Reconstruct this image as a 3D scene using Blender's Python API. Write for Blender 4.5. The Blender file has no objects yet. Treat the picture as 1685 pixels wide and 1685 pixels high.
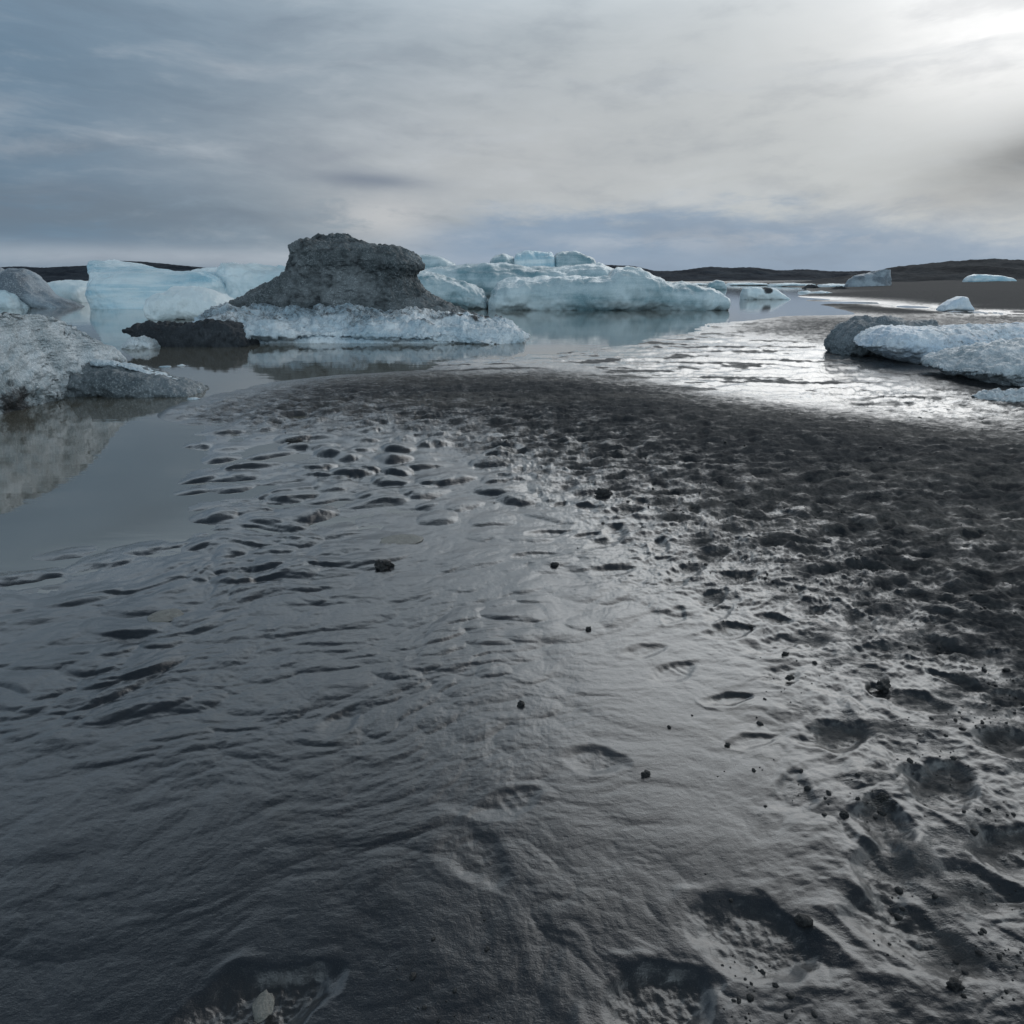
import bpy, bmesh, math, random
import numpy as np
from mathutils import Vector, Matrix

random.seed(7); np.random.seed(7)
S = bpy.context.scene
COL = S.collection
rad = math.radians

# ------------------------------------------------------------------ camera
CAM_H = 1.5; F = 1123.0; CX = 842.5; PITCH = math.atan(380.5 / F)
cd = bpy.data.cameras.new('camera'); cam = bpy.data.objects.new('camera', cd); COL.objects.link(cam)
cam.location = (0, 0, CAM_H); cam.rotation_euler = (rad(90) - PITCH, 0, 0)
cd.sensor_width = 36; cd.lens = 36 * F / 1685; cd.clip_start = 0.05; cd.clip_end = 20000
S.camera = cam
S.render.resolution_x = S.render.resolution_y = 1024

# ------------------------------------------------------------------ light
SUN_AZ, SUN_EL = 30.0, 29.0
sl = bpy.data.lights.new('sun', 'SUN'); sun = bpy.data.objects.new('sun', sl); COL.objects.link(sun)
sl.energy = 0.5; sl.angle = rad(50); sl.color = (1.0, 0.99, 0.975)
sd = Vector((math.sin(rad(SUN_AZ)) * math.cos(rad(SUN_EL)), math.cos(rad(SUN_AZ)) * math.cos(rad(SUN_EL)), math.sin(rad(SUN_EL))))
sun.rotation_euler = sd.to_track_quat('Z', 'Y').to_euler()
S.view_settings.view_transform = 'Standard'; S.view_settings.look = 'None'
S.view_settings.exposure = 0.14; S.view_settings.gamma = 1

# ---- small node algebra
class N:
    def __init__(s, nt, sock): s.nt = nt; s.s = sock
    def _m(s, op, *o, clamp=False):
        n = s.nt.nodes.new('ShaderNodeMath'); n.operation = op; n.use_clamp = clamp
        for i, v in enumerate((s,) + o):
            if isinstance(v, N): s.nt.links.new(v.s, n.inputs[i])
            else: n.inputs[i].default_value = v
        return N(s.nt, n.outputs[0])
    def __add__(s, o): return s._m('ADD', o)
    def __radd__(s, o): return s._m('ADD', o)
    def __mul__(s, o): return s._m('MULTIPLY', o)
    def __rmul__(s, o): return s._m('MULTIPLY', o)
    def __sub__(s, o): return s._m('SUBTRACT', o)
    def __rsub__(s, o): return (s * -1.0) + o
    def __truediv__(s, o): return s._m('DIVIDE', o)
    def abs(s): return s._m('ABSOLUTE')
    def exp(s): return s._m('EXPONENT')
    def pow(s, o): return s._m('POWER', o)
    def clamp(s): return s._m('ADD', 0.0, clamp=True)
    def ss(s, a, b):
        n = s.nt.nodes.new('ShaderNodeMapRange'); n.interpolation_type = 'SMOOTHSTEP'
        s.nt.links.new(s.s, n.inputs[0]); n.inputs[1].default_value = a; n.inputs[2].default_value = b
        return N(s.nt, n.outputs[0])
    def lin(s, a, b, c, d):
        n = s.nt.nodes.new('ShaderNodeMapRange')
        s.nt.links.new(s.s, n.inputs[0])
        for i, v in enumerate((a, b, c, d)): n.inputs[1 + i].default_value = v
        return N(s.nt, n.outputs[0])
def vec(nt, x, y, z):
    n = nt.nodes.new('ShaderNodeCombineXYZ')
    for i, v in enumerate((x, y, z)):
        if isinstance(v, N): nt.links.new(v.s, n.inputs[i])
        else: n.inputs[i].default_value = v
    return N(nt, n.outputs[0])
def noise(nt, v, scale=1.0, detail=4, rough=0.5, dist=0.0):
    n = nt.nodes.new('ShaderNodeTexNoise'); n.inputs['Scale'].default_value = scale
    n.inputs['Detail'].default_value = detail; n.inputs['Roughness'].default_value = rough
    n.inputs['Distortion'].default_value = dist
    if v is not None: nt.links.new(v.s, n.inputs['Vector'])
    return N(nt, n.outputs['Fac'])
def mixc(nt, f, a, b):
    n = nt.nodes.new('ShaderNodeMix'); n.data_type = 'RGBA'; n.clamp_factor = True
    for i, v in ((0, f), (6, a), (7, b)):
        if isinstance(v, N): nt.links.new(v.s, n.inputs[i])
        elif i == 0: n.inputs[0].default_value = v
        else: n.inputs[i].default_value = (*v, 1)
    return N(nt, n.outputs[2])

# ------------------------------------------------------------------ sky (overcast, breaking light to the right)
W = bpy.data.worlds.new('World'); S.world = W; W.use_nodes = True
nt = W.node_tree; nt.nodes.clear()
tc = nt.nodes.new('ShaderNodeTexCoord'); sp = nt.nodes.new('ShaderNodeSeparateXYZ')
nt.links.new(tc.outputs['Generated'], sp.inputs[0])
X, Y, Z = (N(nt, sp.outputs[i]) for i in range(3))
az = X._m('ARCTAN2', Y) * 57.2958
el = Z._m('ARCSINE') * 57.2958
def gauss(a0, e0, sa, se, tilt=0.0):
    da = (az - a0); de = (el - e0) - da * tilt
    q = (da / sa)
    r = (de / se)
    return ((q * q + r * r) * -1.0).exp()
warp = noise(nt, vec(nt, az * 0.05, el * 0.16, 0.3), 1.0, 5, 0.55) - 0.5
streak = noise(nt, vec(nt, az * 0.045 + el * 0.06, el * 0.27 + warp * 1.2, 3.1), 1.0, 6, 0.6, 0.0)
fine = noise(nt, vec(nt, az * 0.16, el * 0.55 + warp * 1.5, 8.1), 1.0, 7, 0.62, 0.2)
soft = noise(nt, vec(nt, az * 0.03, el * 0.06, 5.7), 1.0, 3, 0.5)
side = (az + el * 0.15 + (soft - 0.5) * 20.0).ss(-44, 34)
side_front = side * ((az - 36.0).abs().lin(35, 130, 1.0, 0.0))
c = mixc(nt, side_front, (0.115, 0.192, 0.275), (0.49, 0.515, 0.52))
# pale middle layer
c = mixc(nt, gauss(-2, 8, 20, 5) * 0.55, c, (0.47, 0.475, 0.475))
# glow of the hidden sun, drawn out upward
c = mixc(nt, gauss(32.5, 14.5, 9.5, 4.6, -0.12) * 0.9 * (fine.lin(0.3, 0.65, 0.7, 1.0)), c, (1.0, 1.0, 1.0))
c = mixc(nt, gauss(32, 23, 15, 7) * 0.6, c, (0.95, 0.96, 0.97))
# unseen upper sky, shaped: bright band for mud sheen, dark above for the foreground
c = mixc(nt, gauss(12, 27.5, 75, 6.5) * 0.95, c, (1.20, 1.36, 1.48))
c = mixc(nt, el.ss(31, 45) * 0.98, c, (0.025, 0.042, 0.065))
# unseen sky behind the camera, brightened to light the ice fronts
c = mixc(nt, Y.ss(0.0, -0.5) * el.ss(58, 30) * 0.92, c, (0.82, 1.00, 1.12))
# long streaks
c = mixc(nt, (streak.ss(0.42, 0.85)) * (az.ss(34, -30)) * 0.5, c, (0.09, 0.142, 0.20))
c = mixc(nt, (streak.ss(0.5, 0.25)) * 0.45, c, (0.46, 0.50, 0.54))
# blue grey bank along the right horizon with a ragged top
top = (az * 0.02 + 5.2 - ((az - 8.0) * (az - 8.0)) * 0.004 + (fine - 0.5) * 5.0)
bank = (el - top).ss(0.9, -1.3) * az.ss(-14, -4)
c = mixc(nt, bank * 0.9, c, (0.21, 0.295, 0.405))
c = mixc(nt, gauss(24, 3.2, 22, 1.0, 0.02) * (fine.ss(0.4, 0.6)) * 0.5, c, (0.42, 0.45, 0.49))
# dull band low on the left, pale gap on the horizon
c = mixc(nt, gauss(-32, 4.5, 20, 1.8) * (fine.ss(0.25, 0.6)) * 0.75, c, (0.14, 0.18, 0.225))
c = mixc(nt, gauss(-32, 8.0, 16, 0.9, 0.05) * (fine.ss(0.3, 0.65)) * 0.6, c, (0.16, 0.20, 0.25))
c = mixc(nt, gauss(-24, 1.6, 22, 0.75, -0.01) * 0.6, c, (0.42, 0.46, 0.51))
# puffy pale and dark shreds near the middle
c = mixc(nt, gauss(-9.5, 4.6, 5, 1.9) * (fine.ss(0.35, 0.55)) * 0.8, c, (0.50, 0.51, 0.52))
c = mixc(nt, gauss(-10.5, 7.1, 4.2, 0.55, -0.03) * (fine.ss(0.3, 0.5)) * 0.9, c, (0.19, 0.225, 0.28))
c = mixc(nt, gauss(-13, 8.6, 2.0, 0.3, 0.2) * 0.4, c, (0.24, 0.27, 0.32))
# dark wedge on the right edge
c = mixc(nt, gauss(37, 7.6, 7.5, 2.1, 0.15) * (fine.lin(0.25, 0.6, 0.7, 1.0)) * 0.97, c, (0.17, 0.18, 0.19))
c = mixc(nt, gauss(33, 5.4, 9, 0.8, 0.1) * (fine.ss(0.3, 0.6)) * 0.4, c, (0.33, 0.34, 0.35))
# mottled cloud body everywhere
mot = noise(nt, vec(nt, az * 0.13, el * 0.42 + warp * 1.2, 1.7), 1.0, 6, 0.58)
c = mixc(nt, mot.ss(0.52, 0.30) * 0.20 * el.ss(32, 14), c, (0.13, 0.165, 0.22))
c = mixc(nt, mot.ss(0.50, 0.72) * 0.16 * el.ss(32, 14), c, (0.62, 0.65, 0.68))
# behind the camera / below horizon
c = mixc(nt, el.ss(0.0, -3.0), c, (0.06, 0.07, 0.08))
sky = nt.nodes.new('ShaderNodeTexSky'); sky.sky_type = 'NISHITA'; sky.sun_disc = False
sky.sun_elevation = rad(SUN_EL); sky.sun_rotation = rad(SUN_AZ); sky.dust_density = 2
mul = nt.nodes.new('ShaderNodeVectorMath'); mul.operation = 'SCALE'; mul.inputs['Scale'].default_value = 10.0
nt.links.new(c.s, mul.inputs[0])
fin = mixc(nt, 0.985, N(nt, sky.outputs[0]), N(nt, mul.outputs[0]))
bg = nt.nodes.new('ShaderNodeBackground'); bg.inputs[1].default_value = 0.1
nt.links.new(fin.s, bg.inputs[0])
wo = nt.nodes.new('ShaderNodeOutputWorld'); nt.links.new(bg.outputs[0], wo.inputs[0])

# ------------------------------------------------------------------ photo geometry helpers
cp, spn = math.cos(PITCH), math.sin(PITCH)
def ray(u, v):
    x = (u - CX) / F; yc = -(v - CX) / F
    return Vector((x, yc * spn + cp, yc * cp - spn))
def at(u, v, z=0.0):
    d = ray(u, v); t = (z - CAM_H) / d.z
    return Vector((d.x * t, d.y * t, z))
def atd(u, v, Yd):
    d = ray(u, v); t = Yd / d.y
    return Vector((d.x * t, Yd, CAM_H + d.z * t))

# ------------------------------------------------------------------ numpy noise
_P = np.random.RandomState(3).permutation(256).astype(np.int64); _P = np.concatenate([_P, _P, _P])
_G2 = np.stack([np.cos(np.arange(256) * 2.39996), np.sin(np.arange(256) * 2.39996)], 1)
_g3 = np.random.RandomState(5).normal(size=(256, 3)); _G3 = _g3 / np.linalg.norm(_g3, axis=1, keepdims=True)
def fade(t): return t * t * t * (t * (t * 6 - 15) + 10)
def pn2(x, y, seed=0):
    x = x + seed * 17.31; y = y + seed * 9.77
    xi = np.floor(x).astype(np.int64); yi = np.floor(y).astype(np.int64)
    xf = x - xi; yf = y - yi; u = fade(xf); v = fade(yf); xi &= 255; yi &= 255
    def g(dx, dy):
        h = _P[_P[xi + dx] + yi + dy]
        return _G2[h, 0] * (xf - dx) + _G2[h, 1] * (yf - dy)
    a = g(0, 0); b = g(1, 0); c_ = g(0, 1); d = g(1, 1)
    return ((a + u * (b - a)) * (1 - v) + (c_ + u * (d - c_)) * v) * 1.4
def fbm2(x, y, oct=4, seed=0, gain=0.5):
    s = 0; a = 1
    for i in range(oct): s = s + a * pn2(x * 2 ** i, y * 2 ** i, seed + i * 3); a *= gain
    return s
def pn3(p, seed=0):
    p = p + seed * np.array([17.3, 9.7, 5.1])
    i = np.floor(p).astype(np.int64); f = p - i; w = fade(f); i &= 255
    def g(a, b, c_):
        h = _P[_P[_P[i[:, 0] + a] + i[:, 1] + b] + i[:, 2] + c_]
        return (_G3[h] * (f - np.array([a, b, c_]))).sum(1)
    x0 = g(0, 0, 0) * (1 - w[:, 0]) + g(1, 0, 0) * w[:, 0]; x1 = g(0, 1, 0) * (1 - w[:, 0]) + g(1, 1, 0) * w[:, 0]
    x2 = g(0, 0, 1) * (1 - w[:, 0]) + g(1, 0, 1) * w[:, 0]; x3 = g(0, 1, 1) * (1 - w[:, 0]) + g(1, 1, 1) * w[:, 0]
    y0 = x0 * (1 - w[:, 1]) + x1 * w[:, 1]; y1 = x2 * (1 - w[:, 1]) + x3 * w[:, 1]
    return (y0 * (1 - w[:, 2]) + y1 * w[:, 2]) * 1.5
def fbm3(p, oct=4, seed=0, gain=0.5):
    s = 0; a = 1
    for i in range(oct): s = s + a * pn3(p * 2 ** i, seed + i * 3); a *= gain
    return s
def worley3(p, seed=0):
    i = np.floor(p).astype(np.int64); best = np.full(len(p), 9.0)
    rs = np.random.RandomState(11 + seed).rand(256, 3)
    for a in (-1, 0, 1):
        for b in (-1, 0, 1):
            for c_ in (-1, 0, 1):
                q = i + np.array([a, b, c_]); m = q & 255
                h = _P[_P[_P[m[:, 0]] + m[:, 1]] + m[:, 2]]
                d = ((q + rs[h] - p) ** 2).sum(1); best = np.minimum(best, d)
    return np.sqrt(best)
def sstep(a, b, x):
    t = np.clip((x - a) / (b - a), 0, 1); return t * t * (3 - 2 * t)

# ------------------------------------------------------------------ object helpers
def tag(o, label=None, cat=None, group=None, kind=None):
    if label: o['label'] = label
    if cat: o['category'] = cat
    if group: o['group'] = group
    if kind: o['kind'] = kind
    return o
def empty(name, loc, *a, **k):
    o = bpy.data.objects.new(name, None); COL.objects.link(o); o.location = loc; o.empty_display_size = 0.1
    return tag(o, *a, **k)
def npmesh(name, V, Q, mat, parent=None, attrs=None):
    V = np.asarray(V, np.float32); Q = np.asarray(Q, np.int32)
    me = bpy.data.meshes.new(name); me.vertices.add(len(V)); me.vertices.foreach_set('co', V.ravel())
    k = Q.shape[1]; me.loops.add(Q.size); me.loops.foreach_set('vertex_index', Q.ravel())
    me.polygons.add(len(Q)); me.polygons.foreach_set('loop_start', np.arange(0, Q.size, k, dtype=np.int32))
    me.polygons.foreach_set('use_smooth', np.ones(len(Q), bool))
    for n, a in (attrs or {}).items():
        at_ = me.attributes.new(n, 'FLOAT', 'POINT'); at_.data.foreach_set('value', np.asarray(a, np.float32))
    me.update(calc_edges=True); me.validate()
    me.materials.append(mat)
    o = bpy.data.objects.new(name, me); COL.objects.link(o)
    if parent is not None:
        o.parent = parent
        V2 = V - np.array(parent.location, np.float32)
        me.vertices.foreach_set('co', V2.ravel()); me.update()
    return o
def grid_quads(r, c_, wrap=False):
    a = np.arange(r * c_).reshape(r, c_)
    if wrap: a = np.concatenate([a, a[:, :1]], 1)
    return np.stack([a[:-1, :-1], a[:-1, 1:], a[1:, 1:], a[1:, :-1]], -1).reshape(-1, 4)
def gridnormals(P, wrapc=True):
    du = np.roll(P, -1, 1) - np.roll(P, 1, 1) if wrapc else np.gradient(P, axis=1)
    dv = np.gradient(P, axis=0)
    n = np.cross(du, dv); l = np.linalg.norm(n, axis=2, keepdims=True); return n / np.maximum(l, 1e-9)

# ------------------------------------------------------------------ materials
def newmat(name):
    m = bpy.data.materials.new(name); m.use_nodes = True; t = m.node_tree
    return m, t, t.nodes['Principled BSDF']
def link(t, n, inp): t.links.new(n.s, inp)
def bump(t, h, strength, dist, normal=None):
    b = t.nodes.new('ShaderNodeBump'); b.inputs['Strength'].default_value = strength; b.inputs['Distance'].default_value = dist
    link(t, h, b.inputs['Height'])
    if normal is not None: link(t, normal, b.inputs['Normal'])
    return N(t, b.outputs[0])
def objco(t):
    n = t.nodes.new('ShaderNodeTexCoord'); return N(t, n.outputs['Object'])
def geopos(t):
    n = t.nodes.new('ShaderNodeNewGeometry'); return N(t, n.outputs['Position'])
def scaled(t, v, s):
    n = t.nodes.new('ShaderNodeVectorMath'); n.operation = 'MULTIPLY'; link(t, v, n.inputs[0]); n.inputs[1].default_value = s
    return N(t, n.outputs[0])
def attr(t, name):
    n = t.nodes.new('ShaderNodeAttribute'); n.attribute_name = name; return N(t, n.outputs['Fac'])

def mat_ground():
    m, t, b = newmat('wet_black_sand')
    p = geopos(t); dry = attr(t, 'dry'); film = attr(t, 'film'); pale = attr(t, 'silt')
    n1 = noise(t, p, 3.0, 6, 0.6); n2 = noise(t, p, 45, 5, 0.6); n3 = noise(t, p, 260, 3, 0.6)
    n5 = noise(t, scaled(t, p, (7, 15, 10)), 1.0, 6, 0.7)
    dd = (dry * 0.85 + (n1 - 0.5) * 0.35 + (n2 - 0.5) * 0.35 + (n5 - 0.5) * 1.3).ss(0.22, 0.85)
    wetc = mixc(t, n1.ss(0.35, 0.7), (0.009, 0.012, 0.016), (0.019, 0.023, 0.028))
    grit = noise(t, p, 520, 2, 0.6)
    wetc = mixc(t, grit.ss(0.52, 0.70) * 0.55, wetc, (0.075, 0.078, 0.080))
    wetc = mixc(t, noise(t, p, 1.6, 5, 0.6, 0.5).ss(0.56, 0.70) * 0.35, wetc, (0.045, 0.038, 0.028))
    wetc = mixc(t, pale, wetc, (0.055, 0.050, 0.042))
    dryc = mixc(t, n2.ss(0.3, 0.7), (0.050, 0.048, 0.046), (0.125, 0.120, 0.114))
    far_ = noise(t, scaled(t, p, (0.15, 0.5, 0.1)), 1.0, 6, 0.65)
    dryc = mixc(t, far_.ss(0.36, 0.56), dryc, (0.034, 0.037, 0.041))
    dryc = mixc(t, (dry - 1.0) * 9.0, dryc, (0.022, 0.025, 0.029))
    colr = mixc(t, dd, wetc, dryc)
    colr = mixc(t, (n3.ss(0.62, 0.75)) * 0.35, colr, (0.10, 0.10, 0.10))
    link(t, colr, b.inputs['Base Color'])
    r = dd * 0.50 + 0.32 - film * 0.08 + (n2 - 0.5) * 0.12
    link(t, r.clamp(), b.inputs['Roughness'])
    b.inputs['IOR'].default_value = 1.5
    link(t, ((1.0 - dd) * 0.18 + 0.10 + film * 0.3).clamp(), b.inputs['Specular IOR Level'])
    link(t, (1.0 - dd).clamp() * 0.9, b.inputs['Coat Weight'])
    link(t, (0.23 - film * 0.09 + dd * 0.25 + (n2 - 0.5) * 0.2).clamp(), b.inputs['Coat Roughness']); link(t, film * 0.25 + 1.6, b.inputs['Coat IOR'])
    n4 = noise(t, scaled(t, p, (28, 60, 30)), 1.0, 5, 0.65)
    h = n2 * 0.55 + n3 * 0.30 + n4 * 0.6
    amp = dd * 0.75 + 0.27 - film * 0.14
    bn = bump(t, h * amp, 1.0, 0.007); link(t, bn, b.inputs['Normal']); link(t, bn, b.inputs['Coat Normal'])
    return m
def mat_water():
    m, t, b = newmat('murky_lagoon_water')
    p = geopos(t)
    b.inputs['Base Color'].default_value = (0.125, 0.120, 0.098, 1); b.inputs['IOR'].default_value = 2.6
    b.inputs['Roughness'].default_value = 0.04
    n1 = noise(t, scaled(t, p, (1.2, 5.0, 1)), 1.0, 3, 0.5, 0.4); n2 = noise(t, scaled(t, p, (0.25, 0.9, 1)), 1.0, 2, 0.5)
    link(t, bump(t, n1 * 0.35 + n2 * 0.8, 0.06, 0.05), b.inputs['Normal'])
    return m
def mat_ice(name, c1, c2, dirt, dcol, rough=0.35, scale=1.0, crumb=1.0, sss=0.0, strata=0.3, cell=14.0, spec=0.4):
    """c1/c2 = clear and milky ice colours, dirt = how much ash lies on it (0..1)"""
    m, t, b = newmat(name); p = geopos(t)
    s = 1.0 / scale
    big = noise(t, p, 0.9 * s, 4, 0.55, 0.4); mid = noise(t, p, 5 * s, 5, 0.65); fin_ = noise(t, p, 26 * s, 4, 0.7)
    st = noise(t, scaled(t, p, (0.25 * s, 0.25 * s, 3.0 * s)), 1.0, 4, 0.55, 0.5)
    colr = mixc(t, (big * (1 - strata) + st * strata).ss(0.38, 0.62), c1, c2)
    colr = mixc(t, fin_.ss(0.48, 0.68) * 0.6 * crumb, colr, (0.80, 0.86, 0.90))
    ash = attr(t, 'ash')
    dm = (ash * 1.3 + (mid - 0.5) * 1.1 + (fin_ - 0.5) * 1.0 + dirt - 0.75).ss(0.0, 0.55)
    d2 = mixc(t, fin_.ss(0.35, 0.68), dcol, tuple(min(1, k * 2.6 + 0.004) for k in dcol))
    colr = mixc(t, dm, colr, d2)
    b.inputs['Specular IOR Level'].default_value = spec
    link(t, colr, b.inputs['Base Color'])
    link(t, (dm * 0.35 + rough + (fin_ - 0.5) * 0.2).clamp(), b.inputs['Roughness'])
    vo = t.nodes.new('ShaderNodeTexVoronoi'); vo.inputs['Scale'].default_value = cell * s
    wv = t.nodes.new('ShaderNodeVectorMath'); wv.operation = 'ADD'; link(t, p, wv.inputs[0])
    nn = t.nodes.new('ShaderNodeTexNoise'); nn.inputs['Scale'].default_value = 9 * s; link(t, p, nn.inputs['Vector'])
    sc = t.nodes.new('ShaderNodeVectorMath'); sc.operation = 'SCALE'; sc.inputs['Scale'].default_value = 0.18 * scale
    t.links.new(nn.outputs['Color'], sc.inputs[0]); t.links.new(sc.outputs[0], wv.inputs[1]); t.links.new(wv.outputs[0], vo.inputs['Vector'])
    v = N(t, vo.outputs['Distance'])
    h = v * (-0.6 * crumb) + mid * 0.8 + fin_ * 0.55
    link(t, bump(t, h, 0.85, 0.05 * scale * max(0.25, crumb)), b.inputs['Normal'])
    if sss > 0:
        b.inputs['Subsurface Weight'].default_value = sss; b.inputs['Subsurface Radius'].default_value = (0.15, 0.5, 0.8)
        b.inputs['Subsurface Scale'].default_value = 0.3 * scale
    return m
M_ground = mat_ground(); M_water = mat_water()
DARK = (0.022, 0.024, 0.026)
M_white = mat_ice('crushed_white_ice', (0.40, 0.53, 0.62), (0.84, 0.90, 0.94), 0.14, DARK, 0.3, 1.0, 1.0)
M_front = mat_ice('grainy_grey_ice', (0.34, 0.41, 0.45), (0.72, 0.78, 0.82), 0.27, DARK, 0.28, 0.6, 1.0)
M_cap = mat_ice('ash_covered_ice', (0.055, 0.070, 0.077), (0.15, 0.17, 0.18), 0.74, (0.010, 0.012, 0.014), 0.5, 1.0, 0.5, spec=0.2, cell=22)
M_slab = mat_ice('black_debris_ice', (0.025, 0.030, 0.036), (0.045, 0.052, 0.06), 0.80, (0.005, 0.0065, 0.009), 0.6, 0.8, 0.1, spec=0.12)
M_wedge = mat_ice('dark_grey_ice', (0.09, 0.115, 0.13), (0.17, 0.20, 0.22), 0.55, (0.014, 0.017, 0.020), 0.5, 0.6, 0.5)
M_blue = mat_ice('blue_glacier_ice', (0.32, 0.56, 0.68), (0.76, 0.87, 0.91), -0.4, DARK, 0.22, 2.0, 0.5, 0.0, 0.75)
M_teal = mat_ice('teal_weathered_ice', (0.18, 0.31, 0.36), (0.58, 0.69, 0.73), 0.20, (0.045, 0.06, 0.068), 0.28, 2.2, 0.22, 0.0, 0.5)
M_pale = mat_ice('pale_snowy_ice', (0.55, 0.70, 0.76), (0.78, 0.87, 0.90), -0.35, DARK, 0.4, 2.0, 0.6)
M_grey = mat_ice('grey_striped_ice', (0.10, 0.13, 0.16), (0.30, 0.36, 0.41), 0.28, (0.020, 0.026, 0.033), 0.45, 2.0, 0.5, 0.0, 0.2)
M_rime = mat_ice('clear_blue_white_ice', (0.58, 0.71, 0.84), (0.82, 0.89, 0.95), 0.02, DARK, 0.22, 0.6, 0.9)
def mat_hill(c1, c2):
    m, t, b = newmat('moraine_rock'); p = geopos(t)
    n1 = noise(t, p, 0.03, 7, 0.65); n2 = noise(t, scaled(t, p, (0.02, 0.02, 0.2)), 1.0, 5, 0.6)
    link(t, mixc(t, (n1 * 0.5 + n2 * 0.5).ss(0.38, 0.62), c1, c2), b.inputs['Base Color']); b.inputs['Roughness'].default_value = 0.95
    b.inputs['Specular IOR Level'].default_value = 0.1
    link(t, bump(t, n1, 0.8, 6.0), b.inputs['Normal'])
    return m
M_hill = mat_hill((0.012, 0.018, 0.028), (0.040, 0.050, 0.064)); M_hill2 = mat_hill((0.016, 0.019, 0.024), (0.060, 0.064, 0.070))
def mat_stone(name, c1, c2, rough, sc):
    m, t, b = newmat(name); p = geopos(t)
    n1 = noise(t, p, sc, 5, 0.65); n2 = noise(t, p, sc * 6, 4, 0.65)
    link(t, mixc(t, (n1 * 0.6 + n2 * 0.4).ss(0.35, 0.65), c1, c2), b.inputs['Base Color'])
    b.inputs['Roughness'].default_value = rough
    link(t, bump(t, n1 + n2 * 0.4, 0.8, 0.01), b.inputs['Normal'])
    return m
M_mud = mat_stone('black_mud', (0.012, 0.013, 0.014), (0.030, 0.031, 0.032), 0.6, 40)
M_stone = mat_stone('pale_wet_stone', (0.13, 0.125, 0.11), (0.24, 0.235, 0.21), 0.35, 30)
M_dstone = mat_stone('dark_wet_stone', (0.008, 0.008, 0.009), (0.022, 0.022, 0.022), 0.3, 60)

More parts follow.
